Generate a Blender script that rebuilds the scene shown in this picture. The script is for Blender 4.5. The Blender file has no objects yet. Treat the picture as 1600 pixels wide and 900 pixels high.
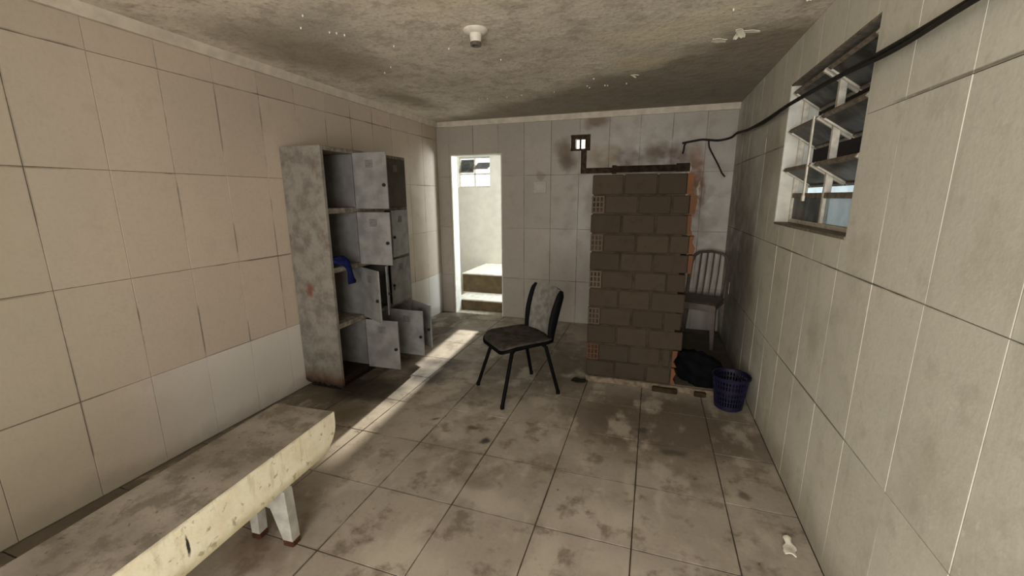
import bpy, math, random
from mathutils import Vector, Matrix, noise as mnoise
random.seed(7)
S = bpy.context.scene
COL = S.collection
# ------------------------------------------------------------------ camera
XL, XR, D, H = -2.605, 0.747, 4.877, 2.394
YR = -1.6                                   # wall behind the camera
cam_d = bpy.data.cameras.new('camera'); cam = bpy.data.objects.new('camera', cam_d); COL.objects.link(cam)
cam_d.sensor_fit = 'HORIZONTAL'; cam_d.sensor_width = 36.0; cam_d.lens = 653.45 / 1600 * 36.0
cam_d.clip_start = 0.02
yaw, pitch, roll = -0.32194, -0.21428, -0.00493
fw = Vector((math.sin(yaw)*math.cos(pitch), math.cos(yaw)*math.cos(pitch), math.sin(pitch)))
rt = Vector((math.cos(yaw), -math.sin(yaw), 0)); up = rt.cross(fw)
r2 = math.cos(roll)*rt + math.sin(roll)*up; u2 = -math.sin(roll)*rt + math.cos(roll)*up
M = Matrix.Identity(4)
for i in range(3):
    M[i][0] = r2[i]; M[i][1] = u2[i]; M[i][2] = -fw[i]
M.translation = (0, 0, 1.5)
cam.matrix_world = M
S.camera = cam
# ------------------------------------------------------------------ view, world, lights
S.view_settings.view_transform = 'Standard'
S.view_settings.look = 'None'
S.view_settings.exposure = 0.0
S.view_settings.gamma = 1.0
S.view_settings.use_curve_mapping = False
W = bpy.data.worlds.new('sky'); S.world = W; W.use_nodes = True
W.node_tree.nodes['Background'].inputs[0].default_value = (0.86, 0.93, 1.0, 1)
W.node_tree.nodes['Background'].inputs[1].default_value = 1.5

def light(name, kind, energy, color, loc, aim, **kw):
    l = bpy.data.lights.new(name, kind); l.energy = energy; l.color = color
    for k, v in kw.items(): setattr(l, k, v)
    o = bpy.data.objects.new(name, l); COL.objects.link(o); o.location = loc
    o.rotation_euler = (Vector(aim) - Vector(loc)).to_track_quat('-Z', 'Y').to_euler()
    return o
# daylight through the wide opening in the wall behind the camera
light('daylight_rear_opening', 'AREA', 79, (1.0, 0.965, 0.905), (-0.20, YR-0.03, 1.20), (-0.20, 5, 1.20), shape='RECTANGLE', size=1.7, size_y=2.0, spread=math.radians(150))
# daylight through the side window of the stairwell
light('daylight_stairwell_window', 'AREA', 112, (0.84, 0.94, 1.0), (-0.27, 5.75, 1.75), (-3.0, 5.60, 1.4), shape='RECTANGLE', size=0.9, size_y=0.9)
# sun through the outer door of the stairwell
light('sun', 'SUN', 10.5, (1.0, 0.93, 0.78), (-2, 9, 4), (-2+0.07, 8, 4-0.34), angle=math.radians(1.2))

# ------------------------------------------------------------------ mesh helpers
class MB:
    def __init__(s): s.v = []; s.f = []; s.m = []
    def add(s, vs, fs, mi=0):
        o = len(s.v); s.v += [tuple(v) for v in vs]
        for f in fs: s.f.append([o+i for i in f]); s.m.append(mi)
    def box(s, a, b, mi=0, T=None):
        x0, y0, z0 = a; x1, y1, z1 = b
        vs = [(x0,y0,z0),(x1,y0,z0),(x1,y1,z0),(x0,y1,z0),(x0,y0,z1),(x1,y0,z1),(x1,y1,z1),(x0,y1,z1)]
        if T: vs = [T @ Vector(v) for v in vs]
        s.add(vs, [(0,3,2,1),(4,5,6,7),(0,1,5,4),(1,2,6,5),(2,3,7,6),(3,0,4,7)], mi); return s
    def cbox(s, a, b, c=0.002, mi=0, T=None):
        """box with chamfered edges"""
        x0, y0, z0 = a; x1, y1, z1 = b
        c = min(c, (x1-x0)*.45, (y1-y0)*.45, (z1-z0)*.45)
        X = (x0, x0+c, x1-c, x1); Y = (y0, y0+c, y1-c, y1); Z = (z0, z0+c, z1-c, z1)
        vs = []; idx = {}
        def vid(i, j, k):
            if (i,j,k) not in idx:
                idx[(i,j,k)] = len(vs); p = Vector((X[i], Y[j], Z[k])); vs.append(T @ p if T else p)
            return idx[(i,j,k)]
        fs = []
        for k in (0, 3): fs.append([vid(1,1,k), vid(2,1,k), vid(2,2,k), vid(1,2,k)][::(-1 if k == 0 else 1)])
        for j in (0, 3): fs.append([vid(1,j,1), vid(2,j,1), vid(2,j,2), vid(1,j,2)][::(1 if j == 0 else -1)])
        for i in (0, 3): fs.append([vid(i,1,1), vid(i,2,1), vid(i,2,2), vid(i,1,2)][::(-1 if i == 0 else 1)])
        for j, jj in ((0,1),(3,2)):
            for k, kk in ((0,1),(3,2)): fs.append([vid(1,j,kk), vid(2,j,kk), vid(2,jj,k), vid(1,jj,k)])
        for i, ii in ((0,1),(3,2)):
            for k, kk in ((0,1),(3,2)): fs.append([vid(i,1,kk), vid(i,2,kk), vid(ii,2,k), vid(ii,1,k)])
            for j, jj in ((0,1),(3,2)): fs.append([vid(i,jj,1), vid(i,jj,2), vid(ii,j,2), vid(ii,j,1)])
        for i, ii in ((0,1),(3,2)):
            for j, jj in ((0,1),(3,2)):
                for k, kk in ((0,1),(3,2)): fs.append([vid(i,jj,kk), vid(ii,j,kk), vid(ii,jj,k)])
        s.add(vs, fs, mi); return s
    def tube(s, pts, rad, n=10, mi=0, flat=1.0, cap=True):
        pts = [Vector(p) for p in pts]; N = len(pts)
        if not hasattr(rad, '__len__'): rad = [rad]*N
        t0 = (pts[1]-pts[0]).normalized()
        ref = Vector((0,0,1)) if abs(t0.z) < .9 else Vector((1,0,0))
        a = t0.cross(ref).normalized(); rings = []; o = len(s.v)
        for i, p in enumerate(pts):
            t = (pts[min(i+1,N-1)] - pts[max(i-1,0)]).normalized()
            a = (a - t*a.dot(t)).normalized(); b = t.cross(a)
            for k in range(n):
                w = 2*math.pi*k/n
                s.v.append(tuple(p + rad[i]*(math.cos(w)*a + flat*math.sin(w)*b)))
        for i in range(N-1):
            for k in range(n):
                s.f.append([o+i*n+k, o+i*n+(k+1)%n, o+(i+1)*n+(k+1)%n, o+(i+1)*n+k]); s.m.append(mi)
        if cap:
            s.f.append([o+k for k in range(n)][::-1]); s.m.append(mi)
            s.f.append([o+(N-1)*n+k for k in range(n)]); s.m.append(mi)
        return s
    def lathe(s, prof, c=(0,0,0), n=32, mi=0, closed=False):
        o = len(s.v); N = len(prof)
        for r, z in prof:
            for k in range(n):
                w = 2*math.pi*k/n; s.v.append((c[0]+r*math.cos(w), c[1]+r*math.sin(w), c[2]+z))
        for i in range(N if closed else N-1):
            j = (i+1) % N
            for k in range(n):
                s.f.append([o+i*n+k, o+i*n+(k+1)%n, o+j*n+(k+1)%n, o+j*n+k]); s.m.append(mi)
        if not closed:
            s.f.append([o+k for k in range(n)][::-1]); s.m.append(mi)
            s.f.append([o+(N-1)*n+k for k in range(n)]); s.m.append(mi)
        return s
    def prism(s, poly, z0, z1, mi=0, T=None):
        n = len(poly)
        vs = [Vector((x,y,z0)) for x,y in poly] + [Vector((x,y,z1)) for x,y in poly]
        if T: vs = [T @ v for v in vs]
        s.add(vs, [list(range(n))[::-1], list(range(n,2*n))] + [[i,(i+1)%n,n+(i+1)%n,n+i] for i in range(n)], mi); return s
    def sheet(s, grid, thick, mi=0):
        """grid[i][j] of points -> closed sheet of given thickness along its own normals"""
        nu, nv = len(grid), len(grid[0]); P = [[Vector(p) for p in row] for row in grid]
        Nn = [[None]*nv for _ in range(nu)]
        for i in range(nu):
            for j in range(nv):
                du = P[min(i+1,nu-1)][j]-P[max(i-1,0)][j]; dv = P[i][min(j+1,nv-1)]-P[i][max(j-1,0)]
                Nn[i][j] = du.cross(dv).normalized()
        o = len(s.v); n = nu*nv
        for sg in (0.5, -0.5):
            for i in range(nu):
                for j in range(nv): s.v.append(tuple(P[i][j] + Nn[i][j]*thick*sg))
        ix = lambda i,j,k: o+k*n+i*nv+j
        for i in range(nu-1):
            for j in range(nv-1):
                s.f.append([ix(i,j,0),ix(i+1,j,0),ix(i+1,j+1,0),ix(i,j+1,0)]); s.m.append(mi)
                s.f.append([ix(i,j,1),ix(i,j+1,1),ix(i+1,j+1,1),ix(i+1,j,1)]); s.m.append(mi)
        for i in range(nu-1):
            for j in (0, nv-1):
                f = [ix(i,j,0),ix(i,j,1),ix(i+1,j,1),ix(i+1,j,0)]; s.f.append(f if j == 0 else f[::-1]); s.m.append(mi)
        for j in range(nv-1):
            for i in (0, nu-1):
                f = [ix(i,j,0),ix(i,j+1,0),ix(i,j+1,1),ix(i,j,1)]; s.f.append(f if i == 0 else f[::-1]); s.m.append(mi)
        return s
    def mesh(s, name, mats, smooth=False):
        me = bpy.data.meshes.new(name); me.from_pydata(s.v, [], s.f)
        if not isinstance(mats, (list, tuple)): mats = [mats]
        for m in mats: me.materials.append(m)
        me.polygons.foreach_set('material_index', s.m)
        if smooth: me.polygons.foreach_set('use_smooth', [True]*len(me.polygons))
        me.update()
        if smooth:
            try: me.set_sharp_from_angle(angle=math.radians(40))
            except Exception: pass
        return me

def tag(o, label=None, cat=None, group=None, kind=None):
    if label: o['label'] = label
    if cat: o['category'] = cat
    if group: o['group'] = group
    if kind: o['kind'] = kind
    return o
def obj(name, mb, mats=None, parent=None, smooth=False, loc=None, rot=None):
    me = mb if isinstance(mb, bpy.types.Mesh) else mb.mesh(name, mats, smooth)
    o = bpy.data.objects.new(name, me); COL.objects.link(o); o.parent = parent
    if loc is not None: o.location = loc
    if rot is not None: o.rotation_euler = rot
    return o
def empty(name, loc=(0,0,0), rz=0.0):
    o = bpy.data.objects.new(name, None); COL.objects.link(o); o.location = loc; o.rotation_euler = (0,0,rz)
    o.empty_display_size = 0.1
    return o
def minus(rect, holes):
    out = [rect]
    for hx0, hy0, hx1, hy1 in holes:
        nxt = []
        for x0, y0, x1, y1 in out:
            if hx0 >= x1 or hx1 <= x0 or hy0 >= y1 or hy1 <= y0: nxt.append((x0,y0,x1,y1)); continue
            if hx0 > x0: nxt.append((x0,y0,hx0,y1))
            if hx1 < x1: nxt.append((hx1,y0,x1,y1))
            a, b = max(x0,hx0), min(x1,hx1)
            if hy0 > y0: nxt.append((a,y0,b,hy0))
            if hy1 < y1: nxt.append((a,hy1,b,y1))
        out = nxt
    return [r for r in out if r[2]-r[0] > 1e-4 and r[3]-r[1] > 1e-4]

# ------------------------------------------------------------------ materials
class NT:
    def __init__(s, name):
        s.mat = bpy.data.materials.new(name); s.mat.use_nodes = True; s.t = s.mat.node_tree
        s.b = s.t.nodes['Principled BSDF']; s.L = s.t.links.new
        g = s.t.nodes.new('ShaderNodeNewGeometry'); s.pos = g.outputs['Position']
    def n(s, kind, **kw):
        x = s.t.nodes.new(kind)
        for k, v in kw.items(): setattr(x, k, v)
        return x
    def noise(s, scale, detail=4, rough=.55, vec=None, col=False, stretch=None):
        vec = vec or s.pos
        if stretch:
            m = s.n('ShaderNodeVectorMath', operation='MULTIPLY'); s.L(vec, m.inputs[0]); m.inputs[1].default_value = stretch; vec = m.outputs[0]
        x = s.n('ShaderNodeTexNoise'); x.inputs['Scale'].default_value = scale; x.inputs['Detail'].default_value = detail
        x.inputs['Roughness'].default_value = rough; s.L(vec, x.inputs['Vector'])
        return x.outputs['Color' if col else 'Fac']
    def ramp(s, fac, lo, hi, a=0., b=1., smooth=True):
        x = s.n('ShaderNodeMapRange'); x.interpolation_type = 'SMOOTHSTEP' if smooth else 'LINEAR'
        s.L(fac, x.inputs[0]); x.inputs[1].default_value = lo; x.inputs[2].default_value = hi
        x.inputs[3].default_value = a; x.inputs[4].default_value = b; return x.outputs[0]
    def math(s, op, a, b=None):
        x = s.n('ShaderNodeMath', operation=op)
        for i, v in enumerate((a, b)):
            if v is None: continue
            if isinstance(v, (int, float)): x.inputs[i].default_value = v
            else: s.L(v, x.inputs[i])
        return x.outputs[0]
    def mix(s, fac, a, b, mode='MIX'):
        x = s.n('ShaderNodeMix', data_type='RGBA', blend_type=mode)
        if isinstance(fac, (int, float)): x.inputs[0].default_value = fac
        else: s.L(fac, x.inputs[0])
        for i, v in ((6, a), (7, b)):
            if isinstance(v, tuple): x.inputs[i].default_value = (*v, 1) if len(v) == 3 else v
            else: s.L(v, x.inputs[i])
        return x.outputs[2]
    def sep(s, vec=None):
        x = s.n('ShaderNodeSeparateXYZ'); s.L(vec or s.pos, x.inputs[0]); return x.outputs
    def warp(s, amt, scale=4):
        c = s.noise(scale, 4, .6, col=True)
        a = s.n('ShaderNodeVectorMath', operation='SUBTRACT'); s.L(c, a.inputs[0]); a.inputs[1].default_value = (.5,.5,.5)
        b = s.n('ShaderNodeVectorMath', operation='SCALE'); s.L(a.outputs[0], b.inputs[0]); b.inputs['Scale'].default_value = amt
        d = s.n('ShaderNodeVectorMath', operation='ADD'); s.L(s.pos, d.inputs[0]); s.L(b.outputs[0], d.inputs[1])
        return d.outputs[0]
    def blob(s, vec, c, r, soft=.5):
        """0..1 patch: ellipsoid of radii r at c"""
        a = s.n('ShaderNodeVectorMath', operation='SUBTRACT'); s.L(vec, a.inputs[0]); a.inputs[1].default_value = c
        b = s.n('ShaderNodeVectorMath', operation='DIVIDE'); s.L(a.outputs[0], b.inputs[0]); b.inputs[1].default_value = r
        l = s.n('ShaderNodeVectorMath', operation='LENGTH'); s.L(b.outputs[0], l.inputs[0])
        return s.ramp(l.outputs['Value'], 1.0, 1.0-soft)
    def joints(s, coord, start, step, wide, thin=.001):
        q = s.math('DIVIDE', s.math('SUBTRACT', coord, start), step)
        f = s.math('ABSOLUTE', s.math('SUBTRACT', s.math('FRACT', s.math('ADD', q, .5)), .5))
        return s.ramp(s.math('MULTIPLY', f, step), wide, thin)
    def rand(s):
        return s.n('ShaderNodeObjectInfo').outputs['Random']
    def out(s, col, rough=.6, bump=None, bstr=.3, bdist=.01, **kw):
        if isinstance(col, tuple): s.b.inputs['Base Color'].default_value = (*col, 1)
        else: s.L(col, s.b.inputs['Base Color'])
        if isinstance(rough, (int, float)): s.b.inputs['Roughness'].default_value = rough
        else: s.L(rough, s.b.inputs['Roughness'])
        if bump is not None:
            x = s.n('ShaderNodeBump'); x.inputs['Strength'].default_value = bstr; x.inputs['Distance'].default_value = bdist
            s.L(bump, x.inputs['Height']); s.L(x.outputs[0], s.b.inputs['Normal'])
        for k, v in kw.items(): s.b.inputs[k].default_value = v
        return s.mat
def simple(name, c, rough=.6, var=.25, scale=30, bstr=.15, **kw):
    t = NT(name); f = t.noise(scale, 5)
    d = tuple(x*(1-var) for x in c); l = tuple(min(1, x*(1+var)) for x in c)
    kw.setdefault('Specular IOR Level', .12 if rough >= .55 else .4)
    return t.out(t.mix(t.ramp(f,.3,.7), d, l), rough, f, bstr, .004, **kw)

def tile_mat(name, base, alt, dirt, lowlight=None, extra=None, rough=.42, fine=.5):
    t = NT(name); w = t.warp(.25, 3)
    big = t.noise(1.1, 5, .6); mid = t.noise(7, 6, .62); fin = t.noise(60, 4, .6)
    c = t.mix(t.ramp(big, .35, .65), base, alt)
    c = t.mix(t.ramp(t.rand(), 0, 1, 0, .22), c, tuple(x*.72 for x in base))
    c = t.mix(t.ramp(mid, .52, .75, 0, .42), c, dirt)
    c = t.mix(t.ramp(fin, .45, .72, 0, .22*fine*2), c, tuple(x*.6 for x in base))
    c = t.mix(t.ramp(fin, .30, .12, 0, .25), c, tuple(min(1,x*1.45) for x in base))
    if extra: c = extra(t, c, w)
    hgt = t.math('ADD', t.math('MULTIPLY', mid, .6), t.math('MULTIPLY', fin, .4))
    return t.out(c, t.ramp(mid, .3, .7, rough-.1, rough+.25), hgt, .22, .006)

def left_extra(t, c, w):
    P = t.sep(t.pos); k = t.ramp(t.noise(2.3, 4, .6), .46, .60)
    for cd, st, sp in ((P[1], 1.43, .3105), (P[2], .5275, .555)):
        c = t.mix(t.math('MULTIPLY', t.math('MULTIPLY', t.joints(cd, st, sp, .007), k), .75), c, (.13,.10,.07))
    z = t.sep(w)[2]; y = t.sep(w)[1]
    zz = t.sep(t.pos)[2]
    low = t.math('MULTIPLY', t.ramp(zz, .532, .524), t.ramp(y, 1.15, 1.9))
    c = t.mix(t.math('MULTIPLY', low, .8), c, (.64,.61,.56))
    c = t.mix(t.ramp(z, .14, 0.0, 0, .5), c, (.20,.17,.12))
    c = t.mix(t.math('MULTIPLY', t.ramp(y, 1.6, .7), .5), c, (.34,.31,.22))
    return c
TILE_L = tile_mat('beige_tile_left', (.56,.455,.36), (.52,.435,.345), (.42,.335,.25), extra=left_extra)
def back_extra(t, c, w):
    P = t.sep(t.pos); k = t.ramp(t.noise(2.9, 4, .6), .45, .60); w2 = t.warp(.09, 9)
    for cd, st, sp in ((P[0], -.18, .3225), (P[2], .51, .619)):
        c = t.mix(t.math('MULTIPLY', t.math('MULTIPLY', t.joints(cd, st, sp, .008), k), .6), c, (.16,.125,.09))
    for cc, r, col, a in [((-.98,D,2.02),(.16,.5,.20),(.14,.09,.05),.85), ((-.96,D,1.9),(.15,.5,.15),(.10,.062,.036),.8),
                          ((-.62,D,2.28),(.20,.5,.12),(.15,.085,.046),.85), ((-.55,D,1.93),(.30,.5,.14),(.27,.20,.11),.6),
                          ((-.3,D,1.90),(.2,.5,.12),(.14,.082,.05),.8), ((.05,D,1.95),(.22,.5,.16),(.14,.085,.05),.85),
                          ((.22,D,1.9),(.12,.5,.22),(.14,.075,.042),.85),
                          ((.38,D,1.68),(.108,.5,.44),(.20,.092,.04),.92), ((.34,D,1.42),(.095,.5,.26),(.24,.085,.03),.95),
                          ((.44,D,1.55),(.07,.5,.24),(.19,.095,.045),.7), ((.33,D,1.62),(.022,.5,.26),(.62,.55,.43),.8), ((.44,D,1.52),(.012,.5,.16),(.62,.52,.38),.7),
                          ((-1.27,D,1.74),(.06,.5,.06),(.22,.17,.12),.6)]:
        ww = w2 if r[0] < .11 else w
        c = t.mix(t.math('MULTIPLY', t.blob(ww, cc, r, .45 if r[0] < .11 else .7), a), c, col)
    return c
TILE_B = tile_mat('beige_tile_back', (.41,.365,.31), (.38,.34,.285), (.30,.255,.20), extra=back_extra)
def right_extra(t, c, w):
    P = t.sep(t.pos)
    c = t.mix(t.math('MULTIPLY', t.math('MULTIPLY', t.joints(P[1], 1.46, .308, .014), t.ramp(t.noise(3.3, 5, .65), .45, .62)), .4), c, (.74,.71,.62))
    c = t.mix(t.math('MULTIPLY', t.math('MULTIPLY', t.joints(P[2], .585, .61, .007), t.ramp(t.noise(1.7, 4, .6), .42, .58)), .8), c, (.15,.125,.09))
    st = t.noise(3.2, 4, .6, stretch=(1, 5, .35))
    c = t.mix(t.ramp(st, .55, .75, 0, .35), c, (.44,.42,.335))
    c = t.mix(t.ramp(t.noise(4.1, 4, .6, stretch=(1, 9, .3)), .62, .75, 0, .4), c, (.66,.63,.55))
    z = t.sep(w)[2]
    c = t.mix(t.ramp(t.noise(2.4, 6, .68), .50, .68, 0, .5), c, (.47,.44,.345))
    c = t.mix(t.ramp(t.noise(11, 5, .65), .54, .70, 0, .35), c, (.42,.385,.30))
    c = t.mix(t.ramp(t.noise(30, 3, .6), .64, .74, 0, .5), c, (.82,.79,.68))
    c = t.mix(t.ramp(z, .26, 0.0, 0, .6), c, (.22,.19,.13))
    w2 = t.warp(.9, 1.6)  # soft dark blobs put the far corner's shade into the tile colour
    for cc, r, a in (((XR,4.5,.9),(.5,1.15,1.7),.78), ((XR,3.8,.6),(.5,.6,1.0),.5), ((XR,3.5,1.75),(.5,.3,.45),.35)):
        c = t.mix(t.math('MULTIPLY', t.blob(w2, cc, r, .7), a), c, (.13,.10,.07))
    return c
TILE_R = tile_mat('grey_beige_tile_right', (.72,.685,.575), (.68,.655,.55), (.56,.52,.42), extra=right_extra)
def floor_extra(t, c, w):
    P = t.sep(t.pos)
    for cd, st, sp in ((P[0], 0, .4325), (P[1], 1.19, .433)):
        c = t.mix(t.math('MULTIPLY', t.math('MULTIPLY', t.joints(cd, st, sp, .009), t.ramp(t.noise(3.1, 4, .6), .40, .58)), .7), c, (.08,.06,.04))
    c = t.mix(t.ramp(t.noise(1.3, 5, .6), .50, .66, 0, .75), c, (.155,.12,.082))
    c = t.mix(t.math('MULTIPLY', t.blob(w, (.15,2.75,0), (.95,.62,.5), .6), .85), c, (.11,.083,.056))
    c = t.mix(t.math('MULTIPLY', t.blob(w, (-.9,3.5,0), (.9,.8,.5), .6), .8), c, (.10,.076,.048))
    c = t.mix(t.math('MULTIPLY', t.ramp(t.sep(t.warp(.22, 5))[0], -1.98, -2.20), .8), c, (.075,.056,.034))  # dirt and the shade behind the bench, both put into the colour
    for cc, r in (((-.15,1.75,0),(.30,.16,.5)), ((-.75,1.70,0),(.34,.10,.5)), ((.1,1.45,0),(.4,.18,.5)), ((-.9,1.25,0),(.35,.2,.5)), ((-.35,1.5,0),(.1,.3,.5)), ((-.02,2.02,0),(.05,.22,.5)), ((.12,1.95,0),(.04,.2,.5))):
        c = t.mix(t.math('MULTIPLY', t.blob(w, cc, r, .8), .5), c, (.50,.44,.355))
    sm = t.noise(2.6, 5, .62, stretch=(1.7, 1, 1)); c = t.mix(t.ramp(sm, .50, .64, 0, .7), c, (.47,.41,.33))
    c = t.mix(t.ramp(t.noise(5.5, 5, .68), .52, .66, 0, .7), c, (.14,.105,.072))
    c = t.mix(t.ramp(t.noise(22, 3, .5), .70, .76, 0, .7), c, (.06,.045,.03))
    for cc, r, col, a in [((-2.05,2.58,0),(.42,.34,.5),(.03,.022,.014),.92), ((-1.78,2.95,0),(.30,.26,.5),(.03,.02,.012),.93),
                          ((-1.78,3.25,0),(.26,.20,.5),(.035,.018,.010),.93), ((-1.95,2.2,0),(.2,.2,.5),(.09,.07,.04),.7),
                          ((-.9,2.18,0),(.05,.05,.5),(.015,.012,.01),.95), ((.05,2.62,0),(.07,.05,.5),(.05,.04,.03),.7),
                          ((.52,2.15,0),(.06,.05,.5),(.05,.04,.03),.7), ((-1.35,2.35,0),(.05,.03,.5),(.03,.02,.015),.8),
                          ((-1.05,2.3,0),(.06,.04,.5),(.04,.03,.02),.7), ((.2,2.4,0),(.1,.04,.5),(.05,.04,.03),.6),
                          ((-1.5,1.12,0),(.25,.14,.5),(.14,.075,.05),.5)]:
        c = t.mix(t.math('MULTIPLY', t.blob(w, cc, r, .7), a), c, col)
    return c
TILE_F = tile_mat('worn_floor_tile', (.345,.295,.235), (.41,.355,.29), (.22,.175,.125), extra=floor_extra, rough=.5)
PLAT = tile_mat('dirty_screed', (.11,.086,.056), (.09,.072,.046), (.065,.05,.032), rough=.6)
GROUT_D = simple('dark_grout', (.22,.175,.125), .9, .5, 3)
GROUT_F = simple('black_grout', (.075,.058,.042), .9, .5, 8)
tg = NT('pale_and_dark_grout')
_z = tg.sep()[2]
_m = None
for zr in (.585, 1.195, 1.80):
    q = tg.ramp(tg.math('ABSOLUTE', tg.math('SUBTRACT', _z, zr)), .006, .004)
    _m = q if _m is None else tg.math('MAXIMUM', _m, q)
GROUT_R = tg.out(tg.mix(_m, tg.mix(tg.ramp(tg.noise(3), .35, .6), (.42,.40,.335), (.58,.56,.48)), (.17,.145,.11)), .9)
tc = NT('damp_ceiling')
_w = tc.warp(.55, 2.2); _n1 = tc.noise(1.6, 6, .65); _n2 = tc.noise(9, 6, .68); _n3 = tc.noise(45, 3)
_c = tc.mix(tc.ramp(_n1, .35, .65), (.74,.66,.54), (.60,.535,.43))
_c = tc.mix(tc.ramp(_n2, .46, .66, 0, .62), _c, (.37,.31,.235))
_sx = tc.sep(_w)
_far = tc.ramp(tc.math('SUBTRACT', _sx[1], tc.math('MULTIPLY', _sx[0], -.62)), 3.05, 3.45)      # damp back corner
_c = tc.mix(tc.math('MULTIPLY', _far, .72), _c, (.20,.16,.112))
for cc, r, col, a in [((.05,2.75,H),(.55,.28,.5),(.74,.65,.46),.75), ((.25,2.50,H),(.30,.16,.5),(.78,.69,.5),.7), ((-.15,3.2,H),(.28,.2,.5),(.68,.58,.38),.65),
                      ((-.8,2.0,H),(.45,.25,.5),(.76,.67,.5),.6), ((-2.1,2.4,H),(.5,.9,.5),(.26,.215,.15),.75), ((-2.25,3.7,H),(.28,.7,.5),(.24,.19,.125),.7),
                      ((-1.7,2.0,H),(.3,.35,.5),(.34,.32,.25),.5), ((.0,1.9,H),(.7,.3,.5),(.56,.51,.42),.6)]:
    _c = tc.mix(tc.math('MULTIPLY', tc.blob(_w, cc, r, .75), a), _c, col)
CEIL = tc.out(tc.mix(tc.ramp(_n3, .52, .70, 0, .40), _c, (.26,.22,.165)), .9, _n2, .5, .02)
TRIM = simple('cream_moulding', (.58,.51,.41), .6, .12, 12, .3)
def brick_m(name, a, b):
    t = NT(name); m = t.noise(14, 6, .65); g = t.noise(3, 3)
    c = t.mix(t.ramp(t.rand(), 0, 1), a, b); c = t.mix(t.ramp(m, .5, .75, 0, .55), c, tuple(x*.5 for x in a))
    c = t.mix(t.ramp(g, .5, .7, 0, .35), c, (.055,.048,.034))
    return t.out(c, .9, m, .5, .012, **{'Specular IOR Level': .08})
BRICK = brick_m('grey_brown_brick', (.060,.044,.030), (.047,.035,.024))
BRICK_O = brick_m('orange_broken_brick', (.17,.075,.036), (.115,.056,.03))
BRICK_H = brick_m('pale_hollow_brick_end', (.115,.088,.062), (.095,.072,.05))
BRICK_R = brick_m('reddish_hollow_brick_end', (.105,.05,.03), (.095,.046,.028))
MORTAR = simple('brown_mortar', (.044,.032,.022), .95, .35, 16, .5)
HOLE = simple('brick_hole_shade', (.012,.008,.006), .95)  # near-black colour stands in for the shade deep in the brick holes
EARTH = simple('raw_dark_chase', (.06,.04,.026), .95, .4, 20, .6)
WHITEWALL = simple('whitewashed_plaster', (.57,.53,.44), .7, .06, 8)
JAMB = simple('pale_jamb_plaster', (.66,.64,.57), .7, .12, 12)
STEP = simple('sunlit_concrete_step', (.78,.74,.64), .7, .15, 14)  # tread colour raised to carry the sunlight falling on it
RISER = simple('brown_backlit_riser', (.13,.095,.05), .55, .2, 14)  # brown front, its backlit shade put into the colour
ROUGHW = simple('rear_plaster', (.48,.42,.34), .8, .1, 6)
GLASSD = NT('dirty_dark_pane'); GLASSD = GLASSD.out(GLASSD.mix(GLASSD.ramp(GLASSD.noise(9,5),.4,.65), (.035,.033,.028), (.12,.12,.105)), .4, Alpha=.88, **{'Specular IOR Level': .2})
GLASSB = NT('blue_frosted_pane'); GLASSB = GLASSB.out(GLASSB.mix(GLASSB.ramp(GLASSB.noise(12,4),.4,.65), (.42,.56,.62), (.62,.74,.78)), .4, Alpha=.55)
GLASSC = NT('clear_pane'); GLASSC = GLASSC.out((.85,.9,.9), .1, Alpha=.12)
METAL_P = simple('pale_painted_steel', (.62,.57,.48), .5, .2, 30)
METAL_D = simple('weathered_brown_steel', (.20,.165,.125), .6, .35, 30)
BLACK = simple('black_steel', (.003,.003,.0035), .6, .3, 30, .05, **{'Specular IOR Level': .06})
BLACKP = simple('black_lock', (.008,.008,.008), .5)

# ------------------------------------------------------------------ tiled surfaces
_tile_cache = {}
def tile_mesh(w, h, mat, th):
    k = (round(w,3), round(h,3), mat.name)
    if k not in _tile_cache:
        mb = MB(); c = .0010; a, b = w/2, h/2
        vs = [(-a,-b,0),(a,-b,0),(a,b,0),(-a,b,0),(-a,-b,th-c),(a,-b,th-c),(a,b,th-c),(-a,b,th-c),(-a+c,-b+c,th),(a-c,-b+c,th),(a-c,b-c,th),(-a+c,b-c,th)]
        fs = [(0,3,2,1),(0,1,5,4),(1,2,6,5),(2,3,7,6),(3,0,4,7),(4,5,9,8),(5,6,10,9),(6,7,11,10),(7,4,8,11),(8,9,10,11)]
        mb.add(vs, fs); _tile_cache[k] = mb.mesh('tile', mat)
    return _tile_cache[k]
def tiles(parent, us, vs, frame, mat, holes=(), gap=.004, th=.008, jit=.0008):
    """frame: 4x4 with columns u, v, normal, origin"""
    for i in range(len(us)-1):
        for j in range(len(vs)-1):
            u0, u1, v0, v1 = us[i]+gap/2, us[i+1]-gap/2, vs[j]+gap/2, vs[j+1]-gap/2
            if u1-u0 < .006 or v1-v0 < .006: continue
            ps = minus((u0,v0,u1,v1), holes)
            if not ps: continue
            if len(ps) == 1 and ps[0] == (u0,v0,u1,v1):
                me = tile_mesh(u1-u0, v1-v0, mat, th); o = bpy.data.objects.new('tile', me)
                c = ((u0+u1)/2, (v0+v1)/2, random.uniform(-jit, 0))
                o.matrix_local = frame @ Matrix.Translation(c) @ Matrix.Rotation(random.uniform(-.0025,.0025), 4, 'X') @ Matrix.Rotation(random.uniform(-.0025,.0025), 4, 'Y')
            else:
                mb = MB()
                for a in ps: mb.box((a[0],a[1],0), (a[2],a[3],th))
                o = bpy.data.objects.new('tile', mb.mesh('tile', mat)); o.matrix_local = frame
            COL.objects.link(o); o.parent = parent
def frame(u, v, n, o):
    F = Matrix.Identity(4)
    for i in range(3): F[i][0] = u[i]; F[i][1] = v[i]; F[i][2] = n[i]; F[i][3] = o[i]
    return F
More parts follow.
